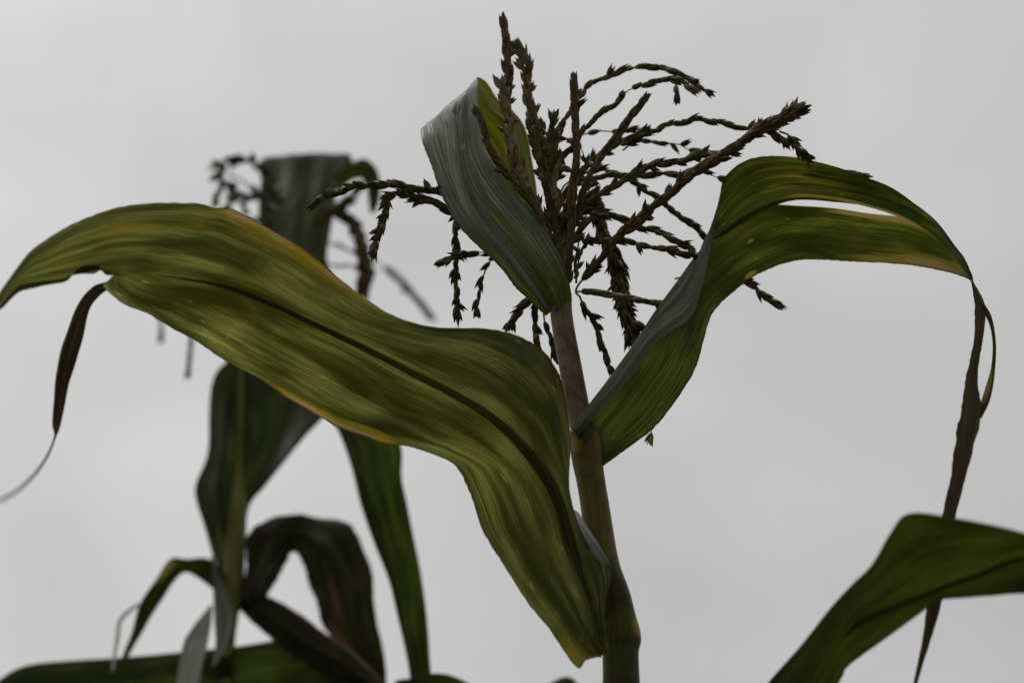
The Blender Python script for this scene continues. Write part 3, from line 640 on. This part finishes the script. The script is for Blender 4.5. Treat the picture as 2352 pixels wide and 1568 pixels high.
br([(1430,345,.10),(1459,326,.10),(1489,324,.10),(1519,330,.10),(1556,331,.10),(1579,343,.10),(1597,348,.10)], Gn, w0=4, w1=6, seed=13, dens=.62, rows=1, stray=.3)
br([(1290,360,.10),(1331,315,.10),(1355,306,.10),(1384,301,.10),(1410,303,.10),(1455,298,.10)], Gn, w0=4, w1=6, seed=14, dens=.55, rows=1, start=.3, stray=.3)
br([(1322,668,-.03),(1330,652,-.04),(1350,630,-.05),(1376,600,-.06),(1402,564,-.065),(1432,534,-.07),(1462,511,-.07),(1492,481,-.07),(1526,455,-.07),(1556,429,-.07),(1586,403,-.07),(1620,380,-.07),(1654,358,-.07),(1687,339,-.07),(1717,316,-.07),(1744,298,-.07),(1774,283,-.07),(1804,266,-.07),(1832,254,-.07)], Pp, w0=14, w1=26, dens=1.9, rows=4, spread=.15, stray=.06, gap=.02, seed=15, start=.06, fat=5.8, L=32)
br([(1700,330,-.065),(1740,300,-.065),(1775,284,-.065),(1806,266,-.065),(1828,256,-.065)], Tn, w0=24, w1=22, dens=1.5, rows=3, spread=.45, stray=.25, seed=16, gape=.14, L=26)
br([(1760,300,-.06),(1781,310,-.06),(1800,320,-.06),(1806,332,-.06)], O, w0=8, w1=8, dens=1.1, rows=2, spread=.4, seed=17, droop=.3)
br([(1790,302,-.06),(1812,311,-.06),(1826,330,-.06),(1842,350,-.06),(1856,361,-.06)], O, w0=12, w1=14, dens=1.2, rows=3, spread=.35, seed=18, gape=.1, start=.3)
br([(1305,560,.0),(1331,488,.0),(1357,463,.0),(1387,440,.0),(1417,425,.0),(1444,406,.0),(1474,388,.0),(1504,378,.0),(1537,373,.0),(1567,369,.0),(1594,360,.0),(1625,355,.0)], O, w0=14, w1=13, dens=1.4, rows=3, spread=.16, seed=19, start=.1)
br([(1567,368,.0),(1590,356,.0),(1612,350,.0),(1636,354,.0)], Tn, w0=12, w1=9, dens=1.1, seed=103, start=.02)
br([(1270,470,.05),(1301,422,.05),(1335,412,.05),(1365,410,.05),(1399,403,.05),(1432,404,.05),(1481,403,.05),(1519,399,.05),(1556,401,.05),(1579,393,.05),(1609,391,.05),(1640,405,.05),(1662,412,.05)], O, w0=11, w1=12, dens=1.05, seed=20, start=.2)
br([(1340,400,.08),(1365,391,.08),(1390,393,.08),(1412,400,.08)], Gn, w0=6, w1=6, dens=.7, rows=1, seed=104)
br([(1420,408,.07),(1455,420,.08),(1481,436,.08),(1507,451,.08),(1534,474,.08),(1556,493,.08),(1579,508,.08),(1601,526,.08),(1616,541,.08)], Gn, w0=5, w1=10, dens=.8, rows=2, seed=21, spread=.15, stray=.05)
br([(1290,540,.02),(1310,500,.02),(1331,489,.02),(1369,485,.02),(1399,493,.02),(1432,504,.02),(1462,519,.02),(1496,526,.02),(1526,541,.02),(1556,556,.02),(1579,568,.02),(1594,583,.02)], O, w0=12, w1=13, dens=1.4, rows=3, spread=.14, seed=22, start=.15)
br([(1295,590,.02),(1310,560,.02),(1331,551,.02),(1369,553,.02),(1406,554,.02),(1444,556,.02),(1474,564,.02),(1504,568,.02),(1534,571,.02),(1556,579,.02),(1571,584,.02)], O, w0=9, w1=11, dens=1.3, rows=2, spread=.15, seed=23, start=.12)
br([(1295,520,.03),(1325,455,.04),(1352,438,.05),(1368,470,.06),(1378,511,.06),(1389,545,.06),(1406,580,.06),(1417,613,.06),(1425,650,.06),(1430,690,.06),(1442,730,.06),(1452,760,.06),(1450,782,.06)], O, w0=30, w1=38, dens=1.7, rows=4, spread=.28, stray=.10, seed=24, start=.24, droop=.25, gape=.10, L=32)
br([(1412,612,.055),(1424,660,.055),(1440,720,.055),(1462,750,.055)], O, w0=26, w1=34, dens=1.2, rows=3, spread=.4, stray=.2, seed=105, start=.02, droop=.2, gape=.12)
br([(1322,670,-.03),(1345,669,-.035),(1368,671,-.03),(1413,679,-.01),(1458,687,.01),(1490,693,.03),(1521,697,.04)], Tn, w0=12, w1=10, dens=1.5, rows=3, spread=.12, stray=.05, seed=25, start=.05)
br([(1322,672,.02),(1332,682,.02),(1341,704,.02),(1356,722,.02),(1370,745,.02),(1374,765,.02),(1382,794,.02),(1395,830,.02),(1404,852,.02)], Gn, w0=8, w1=9, dens=.8, rows=2, spread=.22, stray=.2, seed=26, fat=5.6)
br([(1296,660,.04),(1200,560,.05),(1100,520,.05),(1050,497,.04),(1032,486,.035),(1011,471,.03),(984,461,.03),(951,454,.03),(930,446,.03),(908,446,.03),(893,455,.03),(886,485,.03),(876,515,.03),(866,549,.03),(855,582,.03)], O, w0=14, w1=16, dens=1.4, rows=3, spread=.25, stray=.12, seed=27, start=.4, gape=.09, L=26)
br([(1280,560,.04),(1150,480,.05),(1050,450,.04),(1018,444,.03),(984,437,.02),(951,434,.02),(917,425,.02),(883,426,.02),(849,427,.02),(820,426,.02),(796,436,.02),(765,444,.02),(738,454,.02),(718,468,.02)], O, w0=13, w1=9, dens=1.35, rows=3, spread=.2, stray=.12, seed=28, start=.4, gape=.09, L=26)
br([(1180,560,.05),(1100,500,.05),(1060,484,.05),(1049,500,.05),(1046,529,.05),(1049,560,.05),(1047,601,.05),(1042,632,.05),(1049,664,.05),(1047,695,.05),(1051,718,.05)], Gn, w0=6, w1=7, dens=.85, rows=2, spread=.25, stray=.2, seed=29, start=.3)
br([(1290,650,.03),(1200,610,.04),(1150,588,.04),(1116,579,.03),(1080,585,.03),(1045,589,.03),(1010,604,.03)], O, w0=7, w1=8, dens=1.15, rows=2, spread=.16, seed=30, start=.5)
br([(1200,610,.06),(1160,592,.06),(1134,592,.06),(1116,619,.06),(1105,650,.06),(1098,682,.06),(1096,720,.06)], Gn, w0=6, w1=6, dens=.75, rows=1, spread=.25, stray=.2, seed=31, start=.3)
br([(1284,660,.03),(1250,668,.04),(1224,682,.04),(1203,703,.04),(1185,724,.04),(1169,748,.04)], O, w0=12, w1=13, dens=1.3, rows=3, spread=.3, seed=32, start=.35)
br([(1284,665,.04),(1250,675,.05),(1234,696,.05),(1229,727,.05),(1231,766,.05),(1235,790,.05)], O, w0=14, w1=14, dens=1.0, rows=3, spread=.14, seed=33, start=.35)
br([(1284,680,.05),(1262,690,.05),(1249,722,.05),(1256,753,.05),(1266,779,.05),(1274,815,.05)], Gn, w0=6, w1=7, dens=1.0, rows=2, spread=.08, stray=.0, seed=34, start=.5)
br([(1334,495,-.01),(1338,524,-.01),(1332,545,-.01),(1325,580,-.01),(1323,614,-.01),(1324,650,-.01)][::-1], Pp, w0=4, w1=6, dens=.8, rows=1, spread=.3, seed=35, start=.1, L=24, fat=3.8)
br([(1320,640,.01),(1332,590,.01),(1344,560,.01),(1352,545,.01)], O, w0=6, w1=6, dens=.8, rows=1, spread=.4, seed=36, L=24, fat=3.8)
br([(1274,500,.01),(1286,470,.01),(1300,440,.01),(1330,408,.02)], O, w0=7, w1=8, dens=1, rows=2, spread=.2, seed=37)
br([(1275,540,-.01),(1290,520,-.01),(1296,480,-.01),(1280,440,-.01),(1262,420,.0),(1240,400,0)], O, w0=6, w1=7, dens=.9, rows=1, spread=.2, seed=38)
br([(1285,600,.0),(1292,560,.0),(1296,530,.0),(1288,505,.0)], O, w0=10, w1=9, dens=1.1, rows=2, spread=.25, seed=39)
br([(1550,640,.11),(1640,625,.11),(1700,640,.11),(1729,655,.11),(1746,672,.11),(1766,688,.11),(1782,697,.11)], O, w0=8, w1=8, dens=1.1, rows=2, spread=.3, seed=40, start=.55)
br([(1440,860,.06),(1470,930,.06),(1490,965,.06),(1496,990,.06),(1494,1015,.06)], Tn, w0=6, w1=7, dens=.9, rows=2, spread=.6, seed=41, start=.65, L=22, fat=3.6, gape=.14)
br([(1840,400,.03),(1900,392,.03),(1945,397,.03),(1985,405,.03)], Tn, w0=8, w1=6, dens=.9, rows=2, spread=.15, seed=42)
br([(1322,330,.01),(1300,320,.02),(1275,330,.02),(1252,320,.02),(1246,290,.02)], Gn, w0=6, w1=7, dens=.8, rows=1, spread=.3, seed=43)
br([(1330,420,.04),(1345,380,.05),(1338,350,.05),(1326,330,.05)], Gn, w0=6, w1=6, dens=.8, rows=1, spread=.3, seed=44)
br([(1298,560,.01),(1312,520,.01),(1330,470,.01),(1342,430,.01),(1355,400,.01),(1372,378,.01)], Tn, w0=10, w1=10, dens=1.2, rows=2, spread=.15, seed=45)
br([(1296,600,.03),(1304,540,.03),(1328,480,.03),(1352,455,.03),(1368,440,.03)], O, w0=9, w1=12, dens=1.2, rows=2, spread=.2, seed=46)

# short branches crossing in the heart of the tassel
rg = random.Random(4)
for i in range(8):
    x0, y0 = rg.uniform(1266, 1300), rg.uniform(400, 620); a_ = rg.uniform(-.3, 1.1)*(1 if rg.random() < .75 else -1); l_ = rg.uniform(60, 120)
    dz = rg.uniform(-.02, .05)
    x1, y1 = x0+math.sin(a_)*l_, y0-math.cos(a_)*l_
    br([(x0, y0, dz), ((x0+x1)/2+rg.uniform(-8, 8), (y0+y1)/2, dz), (x1, y1, dz), (x1+rg.uniform(-5, 30), y1-rg.uniform(-10, 25), dz)], rg.choice([O, O, Gn, Tn]), w0=7, w1=9, dens=rg.uniform(.8, 1.2), rows=2, seed=200+i, L=28, fat=4.8)

# ================================================================== PLANT BEHIND, LEFT
DR = 0.80
c1 = P(515, 1568, DR)
rear = plant((float(c1[0])-.01, DR, 0), 'blurred darker maize plant behind the broad leaf, with drooping brown dead leaves')
stalk([(556, 800, DR, 6), (552, 1000, DR, 8), (549, 1090, DR, 12), (546, 1170, DR-.005, 20), (540, 1270, DR-.01, 22), (533, 1380, DR-.01, 20), (522, 1470, DR, 19), (516, 1568, DR, 22), (508, 1800, DR, 30), z0row(rear, 34)],
      rear, M['sheathr'], rough=.04, seed=9)
def off(rows, d): return [[(x, y, dy+d) for x, y, dy in r] for r in rows]
G1 = [[(565,1340,0),(540,1340,-.01),(515,1335,0)],
 [(568,1240,.01),(543,1250,.0),(492,1285,0)],
 [(574,1168,.01),(546,1180,.0),(470,1212,-.01)],
 [(606,1116,.0),(548,1125,.01),(452,1155,-.02)],
 [(650,1062,-.01),(550,1080,.012),(449,1112,-.02)],
 [(700,1012,-.01),(552,1010,.014),(474,1042,-.02)],
 [(752,955,-.01),(554,930,.014),(482,950,-.02)],
 [(790,880,-.01),(556,855,.014),(496,870,-.02)],
 [(790,760,-.01),(600,755,.014),(522,822,-.01)],
 [(772,660,0.000),(650,650,0.024),(570,700,0.010)],
 [(754,600,0.020),(665,550,0.044),(592,560,0.030)],
 [(768,500,0.040),(680,455,0.064),(594,470,0.050)],
 [(780,425,0.065),(690,400,0.085),(600,405,0.075)],
 [(800,348,0.105),(702,352,0.105),(608,357,0.105)],
 [(812,372,0.130),(730,375,0.130),(650,385,0.130)],
 [(825,400,0.140),(770,420,0.140),(720,440,0.140)]]
def sheen_g(u, i):  # streaks of grey sky sheen put into the leaf colour
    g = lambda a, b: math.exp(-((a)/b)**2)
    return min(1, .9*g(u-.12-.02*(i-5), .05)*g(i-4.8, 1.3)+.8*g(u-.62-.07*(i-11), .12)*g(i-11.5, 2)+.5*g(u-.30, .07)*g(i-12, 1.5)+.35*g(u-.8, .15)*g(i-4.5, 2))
leaf(off(G1, DR), rear, M['leafR'], nu=36, nv=6, bulge=.006, pleat=(.0030, 3), wave=(.004, 20), seed=20, idx=True, sky_sheen=sheen_g, pfade=(13, 1.2), rib=(.003, .002, M['ribg'], -1, 2, 8))
leaf(off([[(765,395,.02),(772,415,.02),(780,445,.02)],
      [(797,380,.01),(800,396,.01),(803,418,.01)],
      [(835,364,.0),(834,386,.0),(828,410,.0)],
      [(864,386,.0),(850,402,-.0),(836,418,.0)],
      [(874,425,.01),(860,430,.0),(843,436,.01)],
      [(871,465,.01),(860,466,.01),(846,464,.01)],
      [(858,492,.01),(854,490,.01),(849,486,.01)]], DR), rear, M['leafG'], nu=10, nv=5, bulge=.004, seed=21)
leaf(off([[(540,1400,0),(538,1372,-.005),(535,1345,0)],
      [(484,1348,-.02),(484,1318,-.025),(484,1285,-.03)],
      [(430,1314,-.03),(425,1298,-.04),(430,1283,-.05)],
      [(400,1335,-.04),(392,1310,-.05),(391,1283,-.06)],
      [(377,1370,-.05),(362,1350,-.055),(358,1330,-.06)],
      [(351,1409,-.05),(336,1396,-.055),(321,1386,-.06)],
      [(325,1455,-.05),(314,1452,-.055),(303,1450,-.06)],
      [(300,1496,-.04),(292,1500,-.045),(283,1500,-.05)],
      [(285,1530,-.03),(280,1530,-.03),(275,1530,-.03)]], DR), rear, M['leafC'], nu=16, nv=6, bulge=.004, seed=22, dry=[(.9, .42, .4, .10, .5)])
ribbon([(320,1386,DR-.06),(300,1400,DR-.06),(286,1412,DR-.06),(274,1430,DR-.06),(270,1464,DR-.05),(263,1505,DR-.04),(258,1540,DR-.03)], [6,8,9,9,10,8,4], rear, M['pale'], nu=6, name='leaf_shred', seed=23)
# pale blade folded down in front of the stalk
pl1 = leaf(off([[(484,1272,-.03),(486,1274,-.03),(489,1278,-.03)],
      [(488,1340,-.04),(496,1335,-.045),(508,1326,-.04)],
      [(490,1400,-.05),(510,1395,-.055),(530,1375,-.05)],
      [(492,1440,-.05),(515,1435,-.06),(541,1408,-.05)],
      [(494,1480,-.05),(508,1482,-.055),(524,1470,-.05)],
      [(488,1530,-.04),(492,1530,-.04),(497,1522,-.04)]], DR), rear, M['pale'], nu=12, nv=6, bulge=.004, pleat=(.001, 2), seed=24)
pl1['label'] = 'pale grey dry blade hanging against the stalk'
leaf(off([[(488,1392,-.03),(486,1390,-.03),(482,1388,-.03)],
      [(486,1430,-.035),(462,1428,-.04),(446,1438,-.04)],
      [(478,1480,-.035),(450,1470,-.05),(424,1466,-.045)],
      [(466,1530,-.035),(440,1525,-.05),(411,1520,-.045)],
      [(460,1580,-.03),(430,1580,-.045),(402,1580,-.04)],
      [(455,1660,-.02),(420,1660,-.03),(395,1660,-.03)]], DR), rear, M['pale'], nu=12, nv=6, bulge=.004, pleat=(.001, 2), seed=25)
# dead arched leaf
dd = leaf(off([[(592,1402,.0),(570,1402,-.01),(546,1402,.0)],
      [(610,1372,-.01),(580,1360,-.02),(548,1345,.0)],
      [(634,1337,-.02),(598,1305,-.03),(556,1270,-.01)],
      [(655,1302,-.02),(620,1258,-.03),(572,1220,-.02)],
      [(675,1273,-.02),(655,1230,-.03),(622,1190,-.02)],
      [(684,1273,-.0),(700,1232,-.02),(705,1187,-.01)],
      [(702,1318,.02),(750,1270,.0),(802,1197,.0)],
      [(713,1362,.03),(775,1325,.01),(838,1262,.01)],
      [(717,1396,.03),(785,1375,.01),(858,1320,.01)],
      [(742,1448,.03),(800,1430,.01),(862,1400,.01)],
      [(795,1500,.02),(835,1490,.01),(875,1462,.01)],
      [(850,1550,.02),(868,1550,.01),(886,1530,.01)],
      [(880,1600,.02),(884,1600,.01),(888,1600,.01)]], DR), rear, M['dead'], nu=30, nv=6, bulge=.006, pleat=(.003, 3), wave=(.006, 45), seed=26, edge=.7, idx=True,
      sky_sheen=lambda u, i: min(1, math.exp(-((u-.8)/.22)**2-((i-5.5)/.45)**2)+.6*math.exp(-((u-.9)/.12)**2-((i-3.9)/.5)**2)+.6*math.exp(-((u-.35)/.2)**2-((i-1.8)/1.2)**2)),  # pale highlights of the fold and limbs painted in
      dry=[(.35, 8.0, .10, 1.6, .36), (.15, 9.5, .2, 1.0, .4)])
dd['label'] = 'dead brown leaf bent over in an arch'
leaf(off([[(543,1388,0),(552,1380,-.01),(562,1372,0)],
      [(569,1420,-.02),(590,1400,-.03),(614,1367,-.02)],
      [(615,1460,-.03),(645,1435,-.04),(690,1408,-.03)],
      [(665,1500,-.04),(700,1475,-.05),(742,1448,-.04)],
      [(730,1545,-.05),(770,1515,-.06),(800,1484,-.05)],
      [(800,1600,-.05),(835,1560,-.06),(860,1540,-.05)],
      [(880,1650,-.05),(900,1620,-.06),(920,1600,-.05)]], DR), rear, M['dead'], nu=18, nv=6, bulge=.005, seed=27, edge=.3,
      dry=[(1.0, .6, .12, .35, .9), (.1, .1, .3, .1, .5)])
# its tassel
rt = stalk([(556, 800, DR, 6), (600, 640, DR+.01, 6), (650, 520, DR+.02, 5), (700, 440, DR+.03, 4), (720, 380, DR+.03, 3)], rear, M['rachis'], 'tassel', nseg=8)
def rb(pts, m=Gn, **k): return branch([(x, y, DR+dy) for x, y, dy in pts], rt, m, **k)
rb([(660,520,.02),(620,420,.03),(590,375,.04),(555,366,.04),(522,376,.04),(503,394,.04),(514,420,.04),(534,432,.04)], dens=.62, rows=2, w0=10, w1=12, start=.2, seed=60, L=30, fat=7, stem=1.6, spread=.6, gap=.2)
rb([(650,520,.0),(615,470,.0),(590,450,.0),(560,452,.0),(535,462,.0),(520,480,.0)], dens=.7, rows=2, w0=10, w1=12, seed=61, L=30, fat=7, stem=1.6, spread=.6, gap=.15)
rb([(640,520,.0),(600,460,.05),(560,420,.05),(525,400,.05),(490,385,.05)], dens=.45, rows=1, w0=4, w1=4, seed=62, L=20, fat=3, stem=1.2)
rb([(600,520,.0),(560,480,.02),(520,430,.02),(498,440,.02),(496,465,.02)], dens=.6, rows=1, w0=7, w1=9, seed=63, L=28, fat=6.5, stem=1.5, spread=.5, gap=.2)
rb([(700,540,.0),(750,490,.0),(790,495,.0),(812,522,.0),(828,560,.0),(840,610,.0),(836,655,.0)], m=O, dens=1.6, rows=4, w0=18, w1=24, seed=64, L=32, spread=.35, fat=7)
rb([(700,540,.0),(760,485,.0),(800,460,.0),(822,435,.0)], m=O, dens=1.2, rows=3, w0=12, w1=12, seed=65, L=28, spread=.4, fat=6)
rb([(720,560,.05),(770,560,.05),(810,580,.05),(850,595,.05)], dens=.5, rows=1, w0=4, w1=4, seed=66, L=24, fat=3, stem=1.5)
rb([(720,600,.05),(780,610,.05),(840,610,.05)], dens=.5, rows=1, w0=4, w1=4, seed=67, L=24, fat=3, stem=1.5)
rb([(760,560,.5),(830,585,.5),(880,612,.5),(920,645,.5),(955,685,.5),(985,722,.5)], dens=1.2, rows=2, w0=8, w1=11, seed=68, L=26, start=.45, fat=6, stem=2.4)
rb([(600,640,.3),(480,620,.3),(400,640,.3),(372,700,.3),(370,740,.3),(370,780,.3)], dens=.9, rows=2, w0=5, w1=6, seed=69, L=22, start=.3, fat=4)
rb([(600,660,.1),(520,640,.1),(460,680,.1),(442,760,.1),(438,800,.1),(432,858,.1)], dens=.9, rows=2, w0=5, w1=6, seed=70, L=24, start=.3, fat=4.2)

# ================================================================== PLANT AT THE BOTTOM
D3 = 0.66
c2 = P(985, 1800, D3)
low = plant((float(c2[0]), D3, 0), 'low maize plant mostly below the picture, one long strap leaf rising beside the dead leaf')
stalk([(985, 1690, D3, 14), (986, 1760, D3, 24), (988, 1850, D3, 30), z0row(low, 36)], low, M['sheathr'], seed=12)
leaf(off([[(1010,1800,.0),(985,1790,-.02),(960,1800,.0)],
      [(1004,1650,-.01),(975,1650,.0),(944,1650,-.01)],
      [(989,1545,-.01),(962,1552,.0),(937,1556,-.01)],
      [(982,1462,-.01),(953,1475,.01),(925,1480,-.01)],
      [(976,1380,-.01),(944,1400,.01),(913,1418,-.01)],
      [(967,1290,-.01),(930,1312,.01),(893,1335,-.01)],
      [(953,1222,-.01),(905,1236,.01),(860,1246,-.01)],
      [(936,1155,-.01),(882,1160,.01),(834,1160,-.01)],
      [(921,1095,-.01),(865,1090,.01),(813,1075,-.01)],
      [(919,1020,-.01),(850,1010,.01),(784,1005,-.01)],
      [(880,920,-.0),(810,930,.01),(745,940,.0)],
      [(800,830,.01),(745,850,.02),(695,860,.01)],
      [(700,770,.02),(695,775,.02),(690,780,.02)]], D3), low, M['leafG'], nu=20, nv=6, bulge=.005, seed=30, wave=(.003, 16))
lg = leaf(off([[(985,1760,.0),(985,1740,.0),(985,1720,.0)],
      [(900,1680,.02),(890,1640,.02),(888,1590,.02)],
      [(840,1640,.03),(835,1590,.03),(832,1535,.03)],
      [(780,1640,.04),(785,1560,.03),(786,1496,.03)],
      [(730,1650,.05),(738,1550,.04),(742,1465,.04)],
      [(670,1660,.06),(680,1560,.05),(690,1460,.05)],
      [(600,1670,.07),(610,1570,.06),(620,1473,.06)],
      [(520,1680,.08),(530,1580,.07),(540,1484,.07)],
      [(410,1690,.08),(415,1590,.07),(416,1495,.07)],
      [(270,1690,.08),(275,1600,.07),(276,1508,.07)],
      [(150,1680,.08),(155,1600,.07),(160,1516,.07)],
      [(80,1670,.07),(75,1595,.06),(75,1524,.06)],
      [(30,1660,.06),(30,1600,.05),(22,1543,.05)],
      [(-30,1660,.05),(-30,1630,.05),(-40,1590,.05)]], .72), low, M['leafG'], nu=24, nv=6, bulge=.006, seed=31, wave=(.003, 12), idx=True,
      dry=[(.75, 3.5, .3, 1.2, .42), (.8, 2.5, .3, .8, .36), (.6, 11.6, .03, .12, .9)])
leaf(off([[(985,1760,.0),(985,1740,.0),(985,1720,.0)],
      [(955,1640,-.03),(930,1620,-.03),(905,1580,-.03)],
      [(960,1600,-.04),(955,1580,-.04),(945,1556,-.04)],
      [(1000,1610,-.05),(1000,1580,-.05),(1000,1545,-.05)],
      [(1050,1630,-.05),(1050,1590,-.05),(1050,1555,-.05)],
      [(1090,1650,-.05),(1095,1620,-.05),(1100,1590,-.05)],
      [(1120,1700,-.05),(1125,1690,-.05),(1130,1680,-.05)]], D3), low, M['leafC'], nu=16, nv=6, bulge=.004, seed=32)
leaf(off([[(985,1770,.0),(990,1750,.0),(995,1730,.0)],
      [(1150,1680,.02),(1150,1660,.02),(1150,1640,.02)],
      [(1250,1600,.03),(1250,1590,.03),(1250,1575,.03)],
      [(1310,1590,.03),(1310,1575,.03),(1312,1555,.03)],
      [(1350,1640,.03),(1352,1630,.03),(1355,1620,.03)]], D3), low, M['leafR'], nu=12, nv=6, bulge=.004, seed=33)
print('objects', len(bpy.data.objects))
